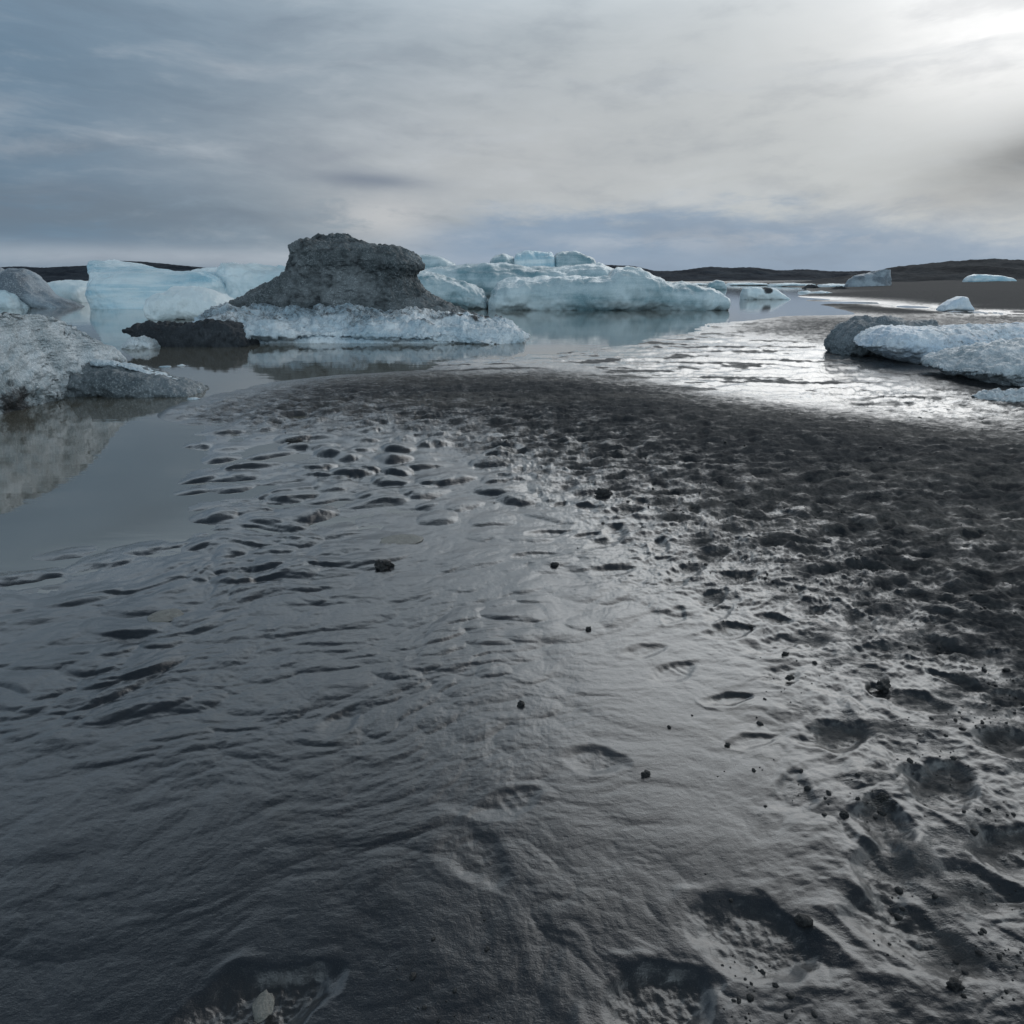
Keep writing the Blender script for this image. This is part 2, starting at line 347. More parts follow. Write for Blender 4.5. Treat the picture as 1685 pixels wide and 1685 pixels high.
# ------------------------------------------------------------------ terrain
#  (u, v of the photo's spot on the ground) : height, dryness, film, ripple, footprints
CP = [
 # lagoon floor
 (0,700,-0.200,0,0,0,0),(100,800,-0.100,0,0,0,0),(0,870,-0.060,0,0,.2,0),(200,800,-0.070,0,0,0,0),(250,720,-0.070,0,0,0,0),
 (250,860,-0.025,0,.3,.5,0),(150,890,-0.020,0,.3,.5,0),(-400,800,-0.200,0,0,0,0),(-300,650,-0.300,0,0,0,0),(0,620,-0.400,0,0,0,0),
 (0,950,0.002,0,.5,1,0),(180,925,0.004,0,.5,1,0),(335,880,0.002,0,.4,1,0),(325,800,0.000,0,.4,1,0),(335,735,0.003,0,.4,1,0),
 (275,685,0.020,.2,.1,.3,.2),(240,690,-0.050,0,0,0,0),(330,655,0.000,.2,.1,.2,.1),(290,650,-0.050,0,0,0,0),(450,629,0.000,.3,0,.1,0),(600,615,0.000,.5,0,.1,0),(700,608,0.000,.5,.2,.1,0),
 (300,600,-0.180,0,0,0,0),(450,595,-0.120,0,0,0,0),(600,590,-0.100,0,0,0,0),(200,560,-0.400,0,0,0,0),(720,580,-0.050,0,0,0,0),
 (880,560,-0.120,0,0,0,0),(1000,540,-0.150,0,0,0,0),(850,586,-0.006,0,1,.2,0),(990,575,-0.003,0,1,.3,0),(1090,556,0.003,0,1,.3,0),
 (1175,533,0.006,.1,.6,.3,0),(1300,521,0.012,.6,.0,.1,0),(1430,518,0.012,.6,0,.1,0),(1200,508,-0.300,0,0,0,0),(1000,515,-0.400,0,0,0,0),
 (1330,506,-0.120,0,0,0,0),(600,500,-1.000,0,0,0,0),(200,500,-1.000,0,0,0,0),(0,520,-0.600,0,0,0,0),(-500,520,-1.000,0,0,0,0),
 (1290,489,-0.050,0,0,0,0),(1200,480,-0.500,0,0,0,0),(1100,474,-0.800,0,0,0,0),(600,472,-2.000,0,0,0,0),(0,472,-2.000,0,0,0,0),(-700,472,-2.000,0,0,0,0),(900,466,-2.000,0,0,0,0),
 # far spit and shore on the right
 (1380,502,0.040,1.05,0,0,0),(1480,511,0.050,1.05,0,0,0),(1560,519,0.040,.6,.3,.2,0),(1340,494,0.000,.5,0,0,0),
 (1360,487,0.100,1.15,0,0,0),(1450,491,0.150,1.15,0,0,0),(1550,499,0.130,1.15,0,0,0),(1620,508,0.080,1.1,0,0,0),(1685,506,0.130,1.15,0,0,0),(1750,512,0.080,1.1,0,0,0),(1650,522,0.020,.75,.1,.3,.3),(1685,528,0.030,.75,.1,.3,.3),(1340,493,-0.020,.2,0,0,0),(1420,498,-0.020,.2,0,0,0),(1500,505,-0.015,.1,.3,0,0),(1580,513,-0.010,.1,.5,0,0),(1640,516,0.000,.1,.9,0,0),(1400,507,0.050,1.05,0,0,0),(1520,515,0.050,1.05,0,0,0),(1900,520,0.100,.8,0,0,0),
 (1300,474,-0.100,.8,0,0,0),(1400,478,0.250,1.15,0,0,0),(1550,484,0.500,1.2,0,0,0),(1700,484,0.550,1.2,0,0,0),(1630,473,1.350,1.2,0,0,0),(1480,471,0.900,1.2,0,0,0),(1340,468,0.300,1.2,0,0,0),(1800,472,1.600,1.2,0,0,0),(2300,480,1.600,1.2,0,0,0),
 (1600,466,3.000,1.2,0,0,0),(2000,466,4.000,1.2,0,0,0),
 # shining flat
 (760,598,0.017,0,1,.3,0),(900,598,0.019,0,1,.3,0),(1050,600,0.022,0,1,.5,.1),(1200,605,0.025,0,1,.6,.2),(1180,560,0.025,0,1,.6,.1),(1300,585,0.029,0,1,.6,.2),
 (1150,632,0.025,0,1,.5,.1),(1300,645,0.027,0,1,.6,.3),(1430,655,0.027,.0,1,.6,.5),(1400,600,0.029,0,1,.6,.2),(1560,678,0.031,.15,.9,.6,1),
 (1160,592,0.039,.2,.6,.5,.6),(1250,545,0.044,.7,0,.4,.2),(1330,532,0.059,.8,0,.3,.1),(1360,560,0.039,.6,.1,.4,.4),(1500,560,0.039,.6,.1,.2,.1),(1620,600,0.039,.5,.1,.2,.1),
 (1500,620,0.029,.55,.15,.3,.2),(1620,665,0.039,.5,.3,.5,1),(1900,640,0.059,.6,.1,.3,.4),(1700,560,0.059,.7,0,.1,0),
 # dark bar
 (420,655,0.030,.55,0,.3,.2),(560,640,0.060,.8,0,.2,.1),(740,640,0.090,.95,0,.15,.1),(900,650,0.120,1,0,.1,.1),(1100,690,0.150,1,0,.1,.15),(1300,730,0.170,1,0,.1,.2),(1500,770,0.180,1,0,.1,.25),(1685,800,0.180,1,0,.1,.3),
 (2100,850,0.200,1,0,0,.2),(2000,740,0.120,.9,0,0,.2),(900,612,0.015,.6,.1,.1,0),(1080,640,0.025,.7,.1,.2,0),(1300,682,0.035,.8,.1,.2,.1),(1500,706,0.050,.8,.1,.2,.2),(1685,716,0.060,.7,.1,.2,.3),
 (1250,790,0.140,.9,0,.1,.4),(1450,860,0.130,.85,0,.2,.7),(1640,920,0.120,.8,0,.2,.7),(2000,1000,0.140,.8,0,.1,.6),
 # churned edge of the bar
 (340,690,0.022,.45,0,.5,.4),(500,685,0.035,.6,0,.6,.9),(700,695,0.040,.6,0,.6,.9),(860,745,0.050,.6,0,.5,1),(1020,800,0.070,.6,0,.4,1),(1180,880,0.075,.55,0,.4,1),(1350,960,0.075,.55,0,.4,1),(1520,1040,0.075,.6,0,.3,1),(1685,1120,0.083,.65,0,.3,1),(2100,1300,0.132,.6,0,0.19,.9),
 # wet mud
 (430,740,0.010,0,.25,1.2,0),(620,735,0.018,.05,.15,1.2,.1),(780,780,0.025,.1,.15,1.1,.2),(400,820,0.006,0,.3,1.4,0),(560,860,0.010,0,.25,1.2,0),(720,850,0.018,.05,.25,.9,.05),(880,860,0.030,.1,.25,.7,.15),
 (980,860,0.042,.12,.3,.6,.4),(1100,950,0.048,.12,.3,.5,.6),(1000,980,0.035,.05,.3,.5,.15),(1250,1040,0.050,.1,.35,.5,.6),(1150,1080,0.035,.02,.3,.6,.2),(1380,1120,0.058,.2,.3,.5,.9),(1550,1200,0.063,.35,.1,0.25,1),
 (60,1000,0.010,.05,.2,.9,0),(250,1000,0.012,0,.15,1.3,0),(450,980,0.013,0,.15,1.3,0),(650,980,0.018,0,.25,1,0),(850,1020,0.028,0,.35,.6,0),
 (60,1150,0.024,0,.1,1,0),(300,1150,0.026,0,.1,1.3,0),(550,1150,0.028,0,.15,1.1,0),(800,1150,0.032,0,.25,.7,0),(1050,1250,0.042,0,.25,0.37,.05),(1250,1250,0.049,.05,.25,0.31,.3),
 (1450,1300,0.067,.25,.2,0.31,1),(1685,1350,0.072,.3,.15,0.25,1),(1200,1420,0.056,0,.25,0.31,.05),(1420,1500,0.062,.15,.2,0.31,.6),(1685,1550,0.067,.2,.15,0.25,.9),
 (100,1350,0.046,0,.1,0.50,0),(400,1350,0.047,0,.1,0.50,0),(750,1400,0.050,0,.15,0.43,0),(100,1600,0.046,0,.1,0.37,0),(500,1600,0.047,0,.1,0.37,.1),(950,1600,0.050,0,.15,0.37,.3),(1250,1650,0.052,.05,.15,0.31,.6),
 (2000,1685,0.072,.3,.1,0.25,.8),(-400,1600,0.046,0,.1,0.37,0),(-500,1100,0.019,0,.1,.8,0),(700,2400,0.052,0,.1,0.31,.2),(-400,2400,0.052,0,.1,0.31,0),(2300,2400,0.072,.2,.1,0.25,.6),(-900,3200,0.052,0,.1,0.31,.2),(800,4500,0.062,.1,.1,0.31,.2),
]
cpw = np.array([at(c_[0], c_[1])[:2] for c_ in CP]); cpv = np.array([c_[2:] for c_ in CP])
def lp(x, y): return np.stack([np.arctan2(x, y) * 1.6, 0.5 * np.log(x * x + y * y + 1e-6)], -1)
cpl = lp(cpw[:, 0], cpw[:, 1])
DD = np.linalg.norm(cpl[:, None] - cpl[None], axis=2)
RW = np.linalg.solve(DD + np.eye(len(CP)) * 0.02, cpv)
def fields(x, y):
    out = np.zeros((len(x), 5)); q = lp(x, y)
    for i in range(0, len(x), 60000):
        d = np.sqrt(((q[i:i + 60000, None] - cpl[None]) ** 2).sum(2)); out[i:i + 60000] = d @ RW
    return out

FEET = []   # x, y, angle, length, width, depth, tread
def foot_px(u, v, ang, L=.30, Wd=.12, dep=.022, tread=.2):
    p = at(u, v, 0.02); FEET.append((p.x, p.y, rad(ang), L, Wd, dep, tread))
for a in [(1545,1310,35,.30,.17,.035,.25),(1375,1225,10,.27,.14,.032,.1),(1450,1455,60,.30,.13,.020,.3),(1085,1665,20,.30,.16,.030,.05),(1240,1560,-25,.34,.20,.026,.05),
          (430,1672,25,.36,.17,.035,.1),(1440,1150,80,.12,.07,.02,0),(1650,1240,20,.26,.14,.03,.6),(1110,1110,35,.26,.11,.010,1.0),(1060,1075,20,.20,.10,.008,.2),
          (1500,1560,-40,.36,.16,.022,.5),(980,1260,-10,.24,.12,.009,0),(1290,1120,30,.22,.11,.014,.8),(1440,1090,15,.30,.14,.022,.5),(1540,1080,-30,.25,.13,.028,.3),
          (1210,960,20,.32,.13,.028,.1),(1030,850,15,.36,.13,.032,.1),(1290,980,-20,.28,.12,.020,.9),(900,880,10,.35,.12,.018,.2),(1010,945,20,.26,.12,.012,.7),
          (1500,1170,-30,.26,.12,.02,.4),(1450,1370,70,.24,.13,.03,.5),(1660,1420,20,.28,.13,.02,.4),(1600,1480,-20,.28,.13,.016,.2),
          (50,952,0,.34,.16,.016,0),(140,932,10,.22,.12,.010,0),(880,917,5,.30,.10,.012,.3),(700,690,10,.5,.2,.03,0),(500,685,0,.6,.3,.035,0),(815,740,10,.34,.16,.03,0),(850,748,0,.3,.15,.03,0),
          (560,1195,70,.22,.10,.008,.8),(780,1420,-50,.3,.14,.006,.6),(840,1330,30,.24,.1,.006,.8)]:
    foot_px(*a)
rs = np.random.RandomState(21)
cand_u = rs.uniform(250, 2000, 9000); cand_v = 640 + (rs.rand(9000) ** 1.6) * 1300
cw = np.array([at(a, b)[:2] for a, b in zip(cand_u, cand_v)])
fw = fields(cw[:, 0], cw[:, 1])[:, 4]
acc = []
for i in range(len(cw)):
    if fw[i] < .25 or rs.rand() > (fw[i]) ** 1.5: continue
    r = np.linalg.norm(cw[i])
    if any((cw[i][0] - a[0]) ** 2 + (cw[i][1] - a[1]) ** 2 < .15 ** 2 for a in acc) or any((cw[i][0] - a[0]) ** 2 + (cw[i][1] - a[1]) ** 2 < .24 ** 2 for a in FEET[:34]): continue
    acc.append(cw[i])
    if len(acc) > 1100: break
for p in acc:
    s_ = rs.uniform(.6, 1.1); FEET.append((p[0], p[1], rs.normal(0.5, .7), .28 * s_, .11 * s_ * rs.uniform(.8, 1.3), rs.uniform(.006, .024), rs.choice([0, .2, .6, 1.0])))

def lobes(x, y, sx, sy, seed, sym=False):
    """scale-like overlapping bumps on a jittered grid, 0..1, one every sx by sy metres"""
    rr = np.random.RandomState(100 + seed).rand(256, 5)
    u = x / sx; v = y / sy; iu = np.floor(u).astype(np.int64); iv = np.floor(v).astype(np.int64); out = np.zeros_like(x)
    for a in (-1, 0, 1):
        for b in (-1, 0, 1):
            cu_ = iu + a; cv_ = iv + b; h = _P[_P[cu_ & 255] + (cv_ & 255)]; q = rr[h]
            dx = u - (cu_ + .15 + .7 * q[:, 0]); dy = v - (cv_ + .15 + .7 * q[:, 1])
            t = (q[:, 2] - .5) * 1.5; lx = dx * np.cos(t) + dy * np.sin(t); ly = -dx * np.sin(t) + dy * np.cos(t)
            ly = ly - .35 * (q[:, 3] - .3) * lx * lx
            w = .55 + .45 * q[:, 3]
            bb = np.where(ly < 0, .30, .95) if not sym else np.where(ly < 0, .32, .62)
            r2_ = (lx / ((.95 if not sym else .62) * w)) ** 2 + (ly / bb) ** 2
            k = np.clip(1 - r2_, 0, 1)
            out = np.maximum(out, (k ** (.75 if not sym else .9)) * (.35 + .65 * q[:, 4]))
    return out

def mud_height(x, y, detail=True):
    Fd = fields(x, y); h, dry, film, rip, ft = Fd.T
    dry = np.clip(dry, 0, 1.3); film = np.clip(film, 0, 1); rip = np.clip(rip, 0, 1.5); ft = np.clip(ft, 0, 1)
    d = np.hypot(x, y)
    wx = x + .13 * fbm2(x * 1.1, y * 1.1, 3, 1); wy = y + .13 * fbm2(x * 1.1, y * 1.1, 3, 5)
    # overlapping current lobes: long gentle backs, short steep fronts towards the viewer
    rx = wx * .95 + wy * .30; ry = -wx * .28 + wy * .96
    far = sstep(2.8, 4.8, d)
    mod = sstep(-.40, .45, fbm2(x * .9, y * .9, 3, 9))
    act = np.nonzero((rip > .05) & (d < 26))[0]
    near = np.zeros_like(x)
    big = lobes(rx[act], ry[act], .31, .20, 1); mid_ = lobes(rx[act] + .1, ry[act], .17, .12, 2); sm = lobes(rx[act] * .9 + ry[act] * .5, ry[act], .085, .045, 3)
    near[act] = big * .0165 * (.4 + .6 * mod[act]) + mid_ * .0150 * (.35 + .65 * mod[act]) + sm * .0042 * mod[act] ** 2
    mound = np.zeros_like(x)
    mound[act] = lobes(wx[act], wy[act], .40, .36, 4, sym=True) * .052 + (np.clip(pn2(wx * 1.7, wy * 2.9, 7), -.3, 1) * .016)[act]
    mound = mound - .018
    near = near * (.42 + .58 * sstep(1.6, 3.4, d))
    rp = rip * ((1 - far) * (near - .004) + far * (mound * (1 - .75 * film) + near * .75))
    fine = fbm2(wx * 11, wy * 15, 4, 12, .6) * .0019 * np.clip(rip, .3, 1.2)
    # small current ripples in patches
    rip2 = np.sin((ry * 6.2 + .35 * fbm2(x * 3, y * 3, 2, 15)) * 2 * np.pi * 3) * sstep(.15, .5, fbm2(x * 1.6, y * 1.6, 2, 19)) * .0004 * rip
    # bar : broken, lumpy
    lump = fbm2(x * 2.2, y * 3.4, 6, 22, .66) * .026 + lobes(x, y, .21, .17, 6, sym=True) * .013 + np.abs(fbm2(x * 9, y * 11, 3, 25)) * .008
    churn = ((np.abs(fbm2(wx * 5, wy * 7, 5, 31, .65)) - .25) * .022 * sstep(2.0, 3.6, d) + (np.abs(fbm2(wx * 6, wy * 7, 4, 33, .45)) - .2) * .014 * (1 - sstep(2.0, 3.6, d))) * ft
    flat = film * (fbm2(wx * 1.3, wy * 2.6, 5, 41, .62) + .08) * .020 + film * (np.abs(fbm2(wx * 4, wy * 7, 4, 45, .6)) - .2) * .010
    H = h + rp + fine + rip2 + lump * dry * np.clip(h * 30, 0, 1) + churn + flat * sstep(5, 8, d)
    H = H + np.clip(h - .3, 0, 5) * .25 * fbm2(x * .05, y * .05, 4, 50)
    silt = np.zeros_like(x)
    dip = np.zeros_like(x)
    for fi, (fx, fy, a, L, Wd, dep, tr) in enumerate(FEET):
        m = np.nonzero((np.abs(x - fx) < L) & (np.abs(y - fy) < L))[0]
        if len(m) < 3: continue
        ddx = x[m] - fx; ddy = y[m] - fy
        lx = ddx * math.cos(a) + ddy * math.sin(a); ly = -ddx * math.sin(a) + ddy * math.cos(a)
        wob = 1 + (.12 if fi < 34 else .30) * pn2(x[m] * 7 + fx, y[m] * 7, 60) + (.08 if fi < 34 else .16) * pn2(x[m] * 19, y[m] * 19, 62)
        wid = Wd * .5 * (1 + .22 * np.cos(lx / L * 5.2 + .6))
        r = np.sqrt((lx / (L * .5)) ** 2 + (ly / wid) ** 2) * wob
        inner = 1 - sstep(.45, 1.1, r + .08 * pn2(x[m] * 22, y[m] * 22, 65))
        rim = np.exp(-((r - 1.2) / .17) ** 2) * np.clip(.25 + 1.1 * pn2(x[m] * 6, y[m] * 6, 61), 0, 1)
        trd = (np.sin(lx / .021 * 2 * np.pi * .6 + 1.5 * np.cos(ly * 30)) * tr * .10 * sstep(-.3, .3, pn2(x[m] * 12, y[m] * 12, 63)) + .10 * fbm2(x[m] * 30, y[m] * 30, 3, 64)) * inner
        H[m] += dep * (-inner * (.8 + .35 * lx / L) + .20 * rim + trd)
        dip[m] = np.maximum(dip[m], inner * min(1, dep / .02))
    dry = dry + film * 1.0 * sstep(.10, .42, fbm2(x * .6, y * 1.7, 4, 75, .6)) * sstep(8, 11, d)
    dry = dry + .30 * dip * ft + ft * .45 * fbm2(x * 4.2, y * 6.0, 4, 71, .65)
    H = H + ft * np.clip(fbm2(x * 3.2, y * 4.0, 3, 73), -1, 0) * .016 * (h > .012)
    return H, dry, film, np.clip(dip * .3, 0, 1)

# one sheet, rings around the viewer's spot, out to the foot of the hills
th = np.linspace(rad(64), rad(1.4), 860)
dist = CAM_H / np.tan(th)
dist = np.concatenate([np.linspace(.05, dist[0], 14)[:-1], dist, np.exp(np.linspace(math.log(dist[-1]), math.log(1600), 110))[1:]])
azs = np.concatenate([np.arange(-48, 48.01, .078), np.arange(51, 309.1, 3.0)]) * math.pi / 180
R_, A_ = np.meshgrid(dist, azs, indexing='ij')
gx = (R_ * np.sin(A_)).ravel(); gy = (R_ * np.cos(A_)).ravel()
gh, gd, gf, gs = mud_height(gx, gy)
Q = grid_quads(len(dist), len(azs), True)[:, ::-1]
ground = npmesh('ground', np.stack([gx, gy, gh], 1), Q, M_ground, None, {'dry': gd, 'film': gf, 'silt': gs})
ground['kind'] = 'structure'
def ground_z(x, y):
    return float(mud_height(np.array([x, x + 1e-3]), np.array([y, y]))[0][0])

# water, level 0, as one disc of real size
bm = bmesh.new(); bmesh.ops.create_circle(bm, cap_ends=True, segments=128, radius=9000)
me = bpy.data.meshes.new('water'); bm.to_mesh(me); bm.free(); me.materials.append(M_water)
wat = bpy.data.objects.new('water', me); COL.objects.link(wat); wat['kind'] = 'structure'

# ------------------------------------------------------------------ hills
def hill(name, prof, Yc, depth, mat, seed, amp=1.0):
    us = np.linspace(prof[0][0], prof[-1][0], 420); vs = np.interp(us, [p[0] for p in prof], [p[1] for p in prof])
    vs = np.convolve(np.pad(vs, 4, 'edge'), np.ones(9) / 9, 'valid')
    top = np.array([atd(u, v, Yc)[:] for u, v in zip(us, vs)])
    t = np.linspace(-1, 1, 60)
    P = np.zeros((60, 420, 3)); 
    env = np.where(t < 0, sstep(-1, 0, t), sstep(1, 0, t) * 1.0) if False else np.where(t < 0, sstep(-1.0, 0.0, t), 1 - sstep(0.0, 1.0, t))
    for k in range(60):
        P[k, :, 0] = top[:, 0] * (1 + t[k] * depth / Yc); P[k, :, 1] = Yc + t[k] * depth
        P[k, :, 2] = top[:, 2] * env[k] - 2 * (1 - env[k])
    nz = fbm2(P[..., 0].ravel() * 6 / depth, P[..., 1].ravel() * 6 / depth, 5, seed).reshape(60, 420)
    P[..., 2] += nz * np.abs(P[..., 2]) * .28 * amp * (1 - env[:, None] ** 6)
    P[..., 2] += fbm2(P[..., 0].ravel() * 30 / depth, P[..., 1].ravel() * 30 / depth, 3, seed + 9).reshape(60, 420) * depth * .0035
    P[:, :6, 2] -= 3; P[:, -6:, 2] -= 3
    o = npmesh(name, P.reshape(-1, 3), grid_quads(60, 420), mat); o['kind'] = 'structure'
    return o
hill('hills', [(-900, 462), (-500, 440), (-200, 436), (-20, 441), (30, 438), (70, 441), (100, 439), (145, 437), (175, 430), (200, 429), (240, 431), (300, 437), (345, 441), (400, 447), (470, 456), (520, 464)], 1400, 260, M_hill, 70)
hill('hills', [(700, 464), (820, 452), (930, 438), (1000, 436), (1045, 438), (1075, 446), (1110, 446), (1140, 443), (1165, 439), (1200, 441), (1240, 440), (1285, 446), (1320, 443), (1370, 447), (1430, 446), (1520, 452), (1700, 460)], 1000, 220, M_hill, 80)
hill('hills', [(1290, 468), (1380, 456), (1425, 450), (1470, 440), (1540, 433), (1600, 428), (1640, 427), (1700, 431), (1850, 440), (2200, 446), (2700, 462)], 420, 170, M_hill2, 90)

# ------------------------------------------------------------------ ice builders
def pinterp(x, xs, ys, sm=5):
    v = np.interp(x, xs, ys); return np.convolve(np.pad(v, sm // 2, 'edge'), np.ones(sm) / sm, 'valid') if sm > 1 else v
def ice_along(name, mat, parent, prof, front_v, depth, nu=220, nt_=96, seed=0, pw=2.3, lump=.1, lf=.8, rough=.03, rf=6, crumb=0, cf=8,
              ash=None, bottom=None, zb=-.35, taper=.12, skew=0.0, Yc=None, yaw=None, crease=None, dirt_amt=0.0):
    """sections across x. prof: (u, v_top) photo outline. bottom: None -> sits in the water, else (u, v) outline of the underside."""
    yf = at(0, front_v).y if Yc is None else Yc - depth
    yc = yf + depth
    us = np.linspace(prof[0][0], prof[-1][0], nu)
    # denser at both ends
    k = .5 - .5 * np.cos(np.linspace(0, np.pi, nu)); us = prof[0][0] + (prof[-1][0] - prof[0][0]) * (.5 * k + .5 * np.linspace(0, 1, nu))
    vs = pinterp(us, [p[0] for p in prof], [p[1] for p in prof], 5)
    yc = np.full(nu, yc) if yaw is None else yc + np.interp(us, [yaw[0], yaw[1]], [yaw[2], 0.0])
    top = np.array([atd(u, v, y_)[:] for u, v, y_ in zip(us, vs, yc)])
    if bottom is None: bz = np.full(nu, zb)
    else:
        vb = pinterp(us, [p[0] for p in bottom], [p[1] for p in bottom], 5)
        bz = np.array([atd(u, v, y_ - depth * .75)[2] for u, v, y_ in zip(us, vb, yc)])
    bz = np.minimum(bz, top[:, 2] - .02)
    s = np.linspace(0, 1, nu)
    ends = np.minimum(1, np.minimum(s / taper, (1 - s) / taper)); ends = np.sqrt(np.clip(1 - (1 - ends) ** 2, .0004, 1))
    tt = np.linspace(0, 2 * np.pi, nt_, endpoint=False)
    cy = -np.sign(np.cos(tt)) * np.abs(np.cos(tt)) ** (2 / pw); cz = np.sign(np.sin(tt)) * np.abs(np.sin(tt)) ** (2 / pw)
    P = np.zeros((nu, nt_, 3))
    zc = (top[:, 2] + bz) / 2; hh = (top[:, 2] - bz) / 2
    wv_ = 1 + .18 * pn2(s * 5, s * 0 + seed * 3.3, seed)
    P[..., 0] = top[:, 0:1]
    P[..., 1] = yc[:, None] + depth * (ends * wv_)[:, None] * cy[None] + skew * cz[None] * hh[:, None]
    P[..., 2] = zc[:, None] + (hh * (ends ** .35 if bottom is None else ends ** .5))[:, None] * cz[None]
    return finish_ice(name, mat, parent, P, seed, lump, lf, rough, rf, crumb, cf, ash, crease, dirt_amt)
def finish_ice(name, mat, parent, P, seed, lump, lf, rough, rf, crumb, cf, ash, crease, dirt_amt):
    r, c_ = P.shape[:2]
    for step, (amp, fr, kind) in enumerate(((lump, lf, 'f'), (crumb, cf, 'w'), (rough, rf, 'f'))):
        if amp == 0: continue
        n = gridnormals(P); ctr = P.reshape(-1, 3).mean(0)
        if (n * (P - ctr)).sum() < 0: n = -n
        q = P.reshape(-1, 3)
        d = fbm3(q * fr, 4 if step == 0 else 3, seed + step * 5, .5) if kind == 'f' else (.5 - worley3(q * fr, seed)) + .5 * (.5 - worley3(q * fr * 2.3, seed + 3))
        P = P + n * (d.reshape(r, c_, 1) * amp)
    q = P.reshape(-1, 3)
    A = np.zeros(len(q)) + dirt_amt
    if ash is not None: A = A + ash(q)
    caps_a = P[0].mean(0); caps_b = P[-1].mean(0)
    V = np.concatenate([q, [caps_a], [caps_b]]); na = len(q)
    Q = grid_quads(r, c_, True)
    me_q = [tuple(f) for f in []]
    ring0 = np.arange(c_); ringN = np.arange((r - 1) * c_, r * c_)
    t0 = np.stack([np.full(c_, na), np.roll(ring0, -1), ring0, ring0], 1)
    # triangles stored separately to stay valid
    o = npmesh(name, V, Q, mat, parent, {'ash': np.concatenate([A, [0, 0]])})
    bm = bmesh.new(); bm.from_mesh(o.data); bm.verts.ensure_lookup_table()
    for i in range(c_):
        j = (i + 1) % c_
        bm.faces.new((bm.verts[na], bm.verts[ring0[j]], bm.verts[ring0[i]]))
        bm.faces.new((bm.verts[na + 1], bm.verts[ringN[i]], bm.verts[ringN[j]]))
    bmesh.ops.recalc_face_normals(bm, faces=bm.faces)
    for f in bm.faces: f.smooth = True
    bm.to_mesh(o.data); bm.free()
    return o
def ice_stack(name, mat, parent, slices, Yc, nz=190, nt_=360, seed=0, lump=.1, lf=.8, rough=.03, rf=6, crumb=0, cf=8, ash=None, pw=2.4, crease=None, dirt_amt=0.0):
    """horizontal slices (v, u_left, u_right, half depth, y shift): allows overhangs"""
    sv = np.array([s_[0] for s_ in slices], float)
    vv = np.linspace(sv[0], sv[-1], nz)
    ul = pinterp(vv, sv, [s_[1] for s_ in slices], 5); ur = pinterp(vv, sv, [s_[2] for s_ in slices], 5)
    dp = pinterp(vv, sv, [s_[3] for s_ in slices], 9); sh = pinterp(vv, sv, [s_[4] for s_ in slices], 9)
    tt = np.linspace(0, 2 * np.pi, nt_, endpoint=False)
    cx = np.sign(np.cos(tt)) * np.abs(np.cos(tt)) ** (2 / pw); cy = np.sign(np.sin(tt)) * np.abs(np.sin(tt)) ** (2 / pw)
    P = np.zeros((nz, nt_, 3))
    for k in range(nz):
        yk = Yc + sh[k] - .6 * dp[k]; a = atd(ul[k], vv[k], yk); b = atd(ur[k], vv[k], yk)
        P[k, :, 0] = (a.x + b.x) / 2 + (b.x - a.x) / 2 * cx; P[k, :, 1] = Yc + sh[k] + dp[k] * cy; P[k, :, 2] = a.z
    return finish_ice(name, mat, parent, P, seed, lump, lf, rough, rf, crumb, cf, ash, crease, dirt_amt)

# ------------------------------------------------------------------ the dark capped iceberg
def base(u, v): p = at(u, v); return (p.x, p.y, 0)
berg = empty('iceberg', base(560, 556), 'tall ash-black flat-topped iceberg standing on a white crushed-ice foot', 'iceberg')
ice_stack('ash_cap', M_cap, berg,
    [(384, 536, 556, .12, .3), (388, 522, 570, .3, .3), (393, 506, 592, .6, .25), (398, 490, 610, .85, .2), (403, 474, 626, 1.05, .15), (410, 469, 644, 1.2, .1), (418, 471, 662, 1.25, .1), (426, 469, 678, 1.3, .1), (434, 464, 690, 1.3, .1),
     (444, 458, 680, 1.25, .15), (454, 447, 674, 1.25, .2), (464, 425, 683, 1.3, .2), (475, 407, 694, 1.4, .25), (486, 388, 706, 1.5, .3), (496, 368, 720, 1.6, .35), (506, 347, 742, 1.7, .4), (514, 325, 768, 1.8, .4), (530, 300, 790, 1.9, .4)],
    21.6, 260, 520, 3, .16, .75, .06, 5.5, .045, 9, lambda q: .22 * fbm3(q * 1.6, 3, 14), 2.5, None, .08)
def ash_foot(q):   # ash runs down from the cap onto the right shoulder
    return .75 * sstep(.38, .62, q[:, 2] + .22 * fbm3(q * 1.4, 3, 8)) + .5 * sstep(-2.2, -.6, q[:, 0]) * sstep(.18, .4, q[:, 2]) - .1
ice_along('ice_foot', M_white, berg, [(330, 530), (345, 518), (370, 512), (420, 507), (520, 508), (560, 505), (640, 511), (700, 512), (740, 516), (780, 522), (820, 530), (850, 537), (868, 544)],
          566, 2.7, 420, 150, 5, 1.45, .24, .9, .06, 6, .10, 5.5, ash=ash_foot, taper=.2)
ice_along('melt_fringe', M_white, berg, [(395, 562), (420, 549), (470, 547), (560, 550), (650, 549), (720, 546), (790, 541), (840, 538), (862, 545)],
          565, .45, 320, 60, 15, 2.0, .06, 1.6, .03, 9, .05, 9, zb=-.2)
slab = empty('ice_slab', base(330, 573), 'low black debris-covered ice slab with pointed prow beside the tall dark iceberg', 'ice slab')
ice_along('slab_body', M_slab, slab, [(221, 541), (232, 536), (258, 533), (300, 530), (345, 529), (385, 532), (400, 542), (410, 553), (416, 566)], 571, .6, 260, 90, 8, 3.0, .09, 1.6, .06, 6, .05, 7,
          bottom=[(221, 545), (235, 556), (250, 590), (300, 600), (421, 600)], taper=.06, skew=0)
lump = tag(ice_along('ice_chunk', M_front, None, [(205, 572), (212, 562), (225, 556), (242, 556), (258, 562)], 574, .3, 120, 50, 9, 2.0, .05, 2, .03, 9, .04, 10, zb=-.1, dirt_amt=.0),
           'small pale grey ice lump just left of the black pointed slab', 'ice chunk')

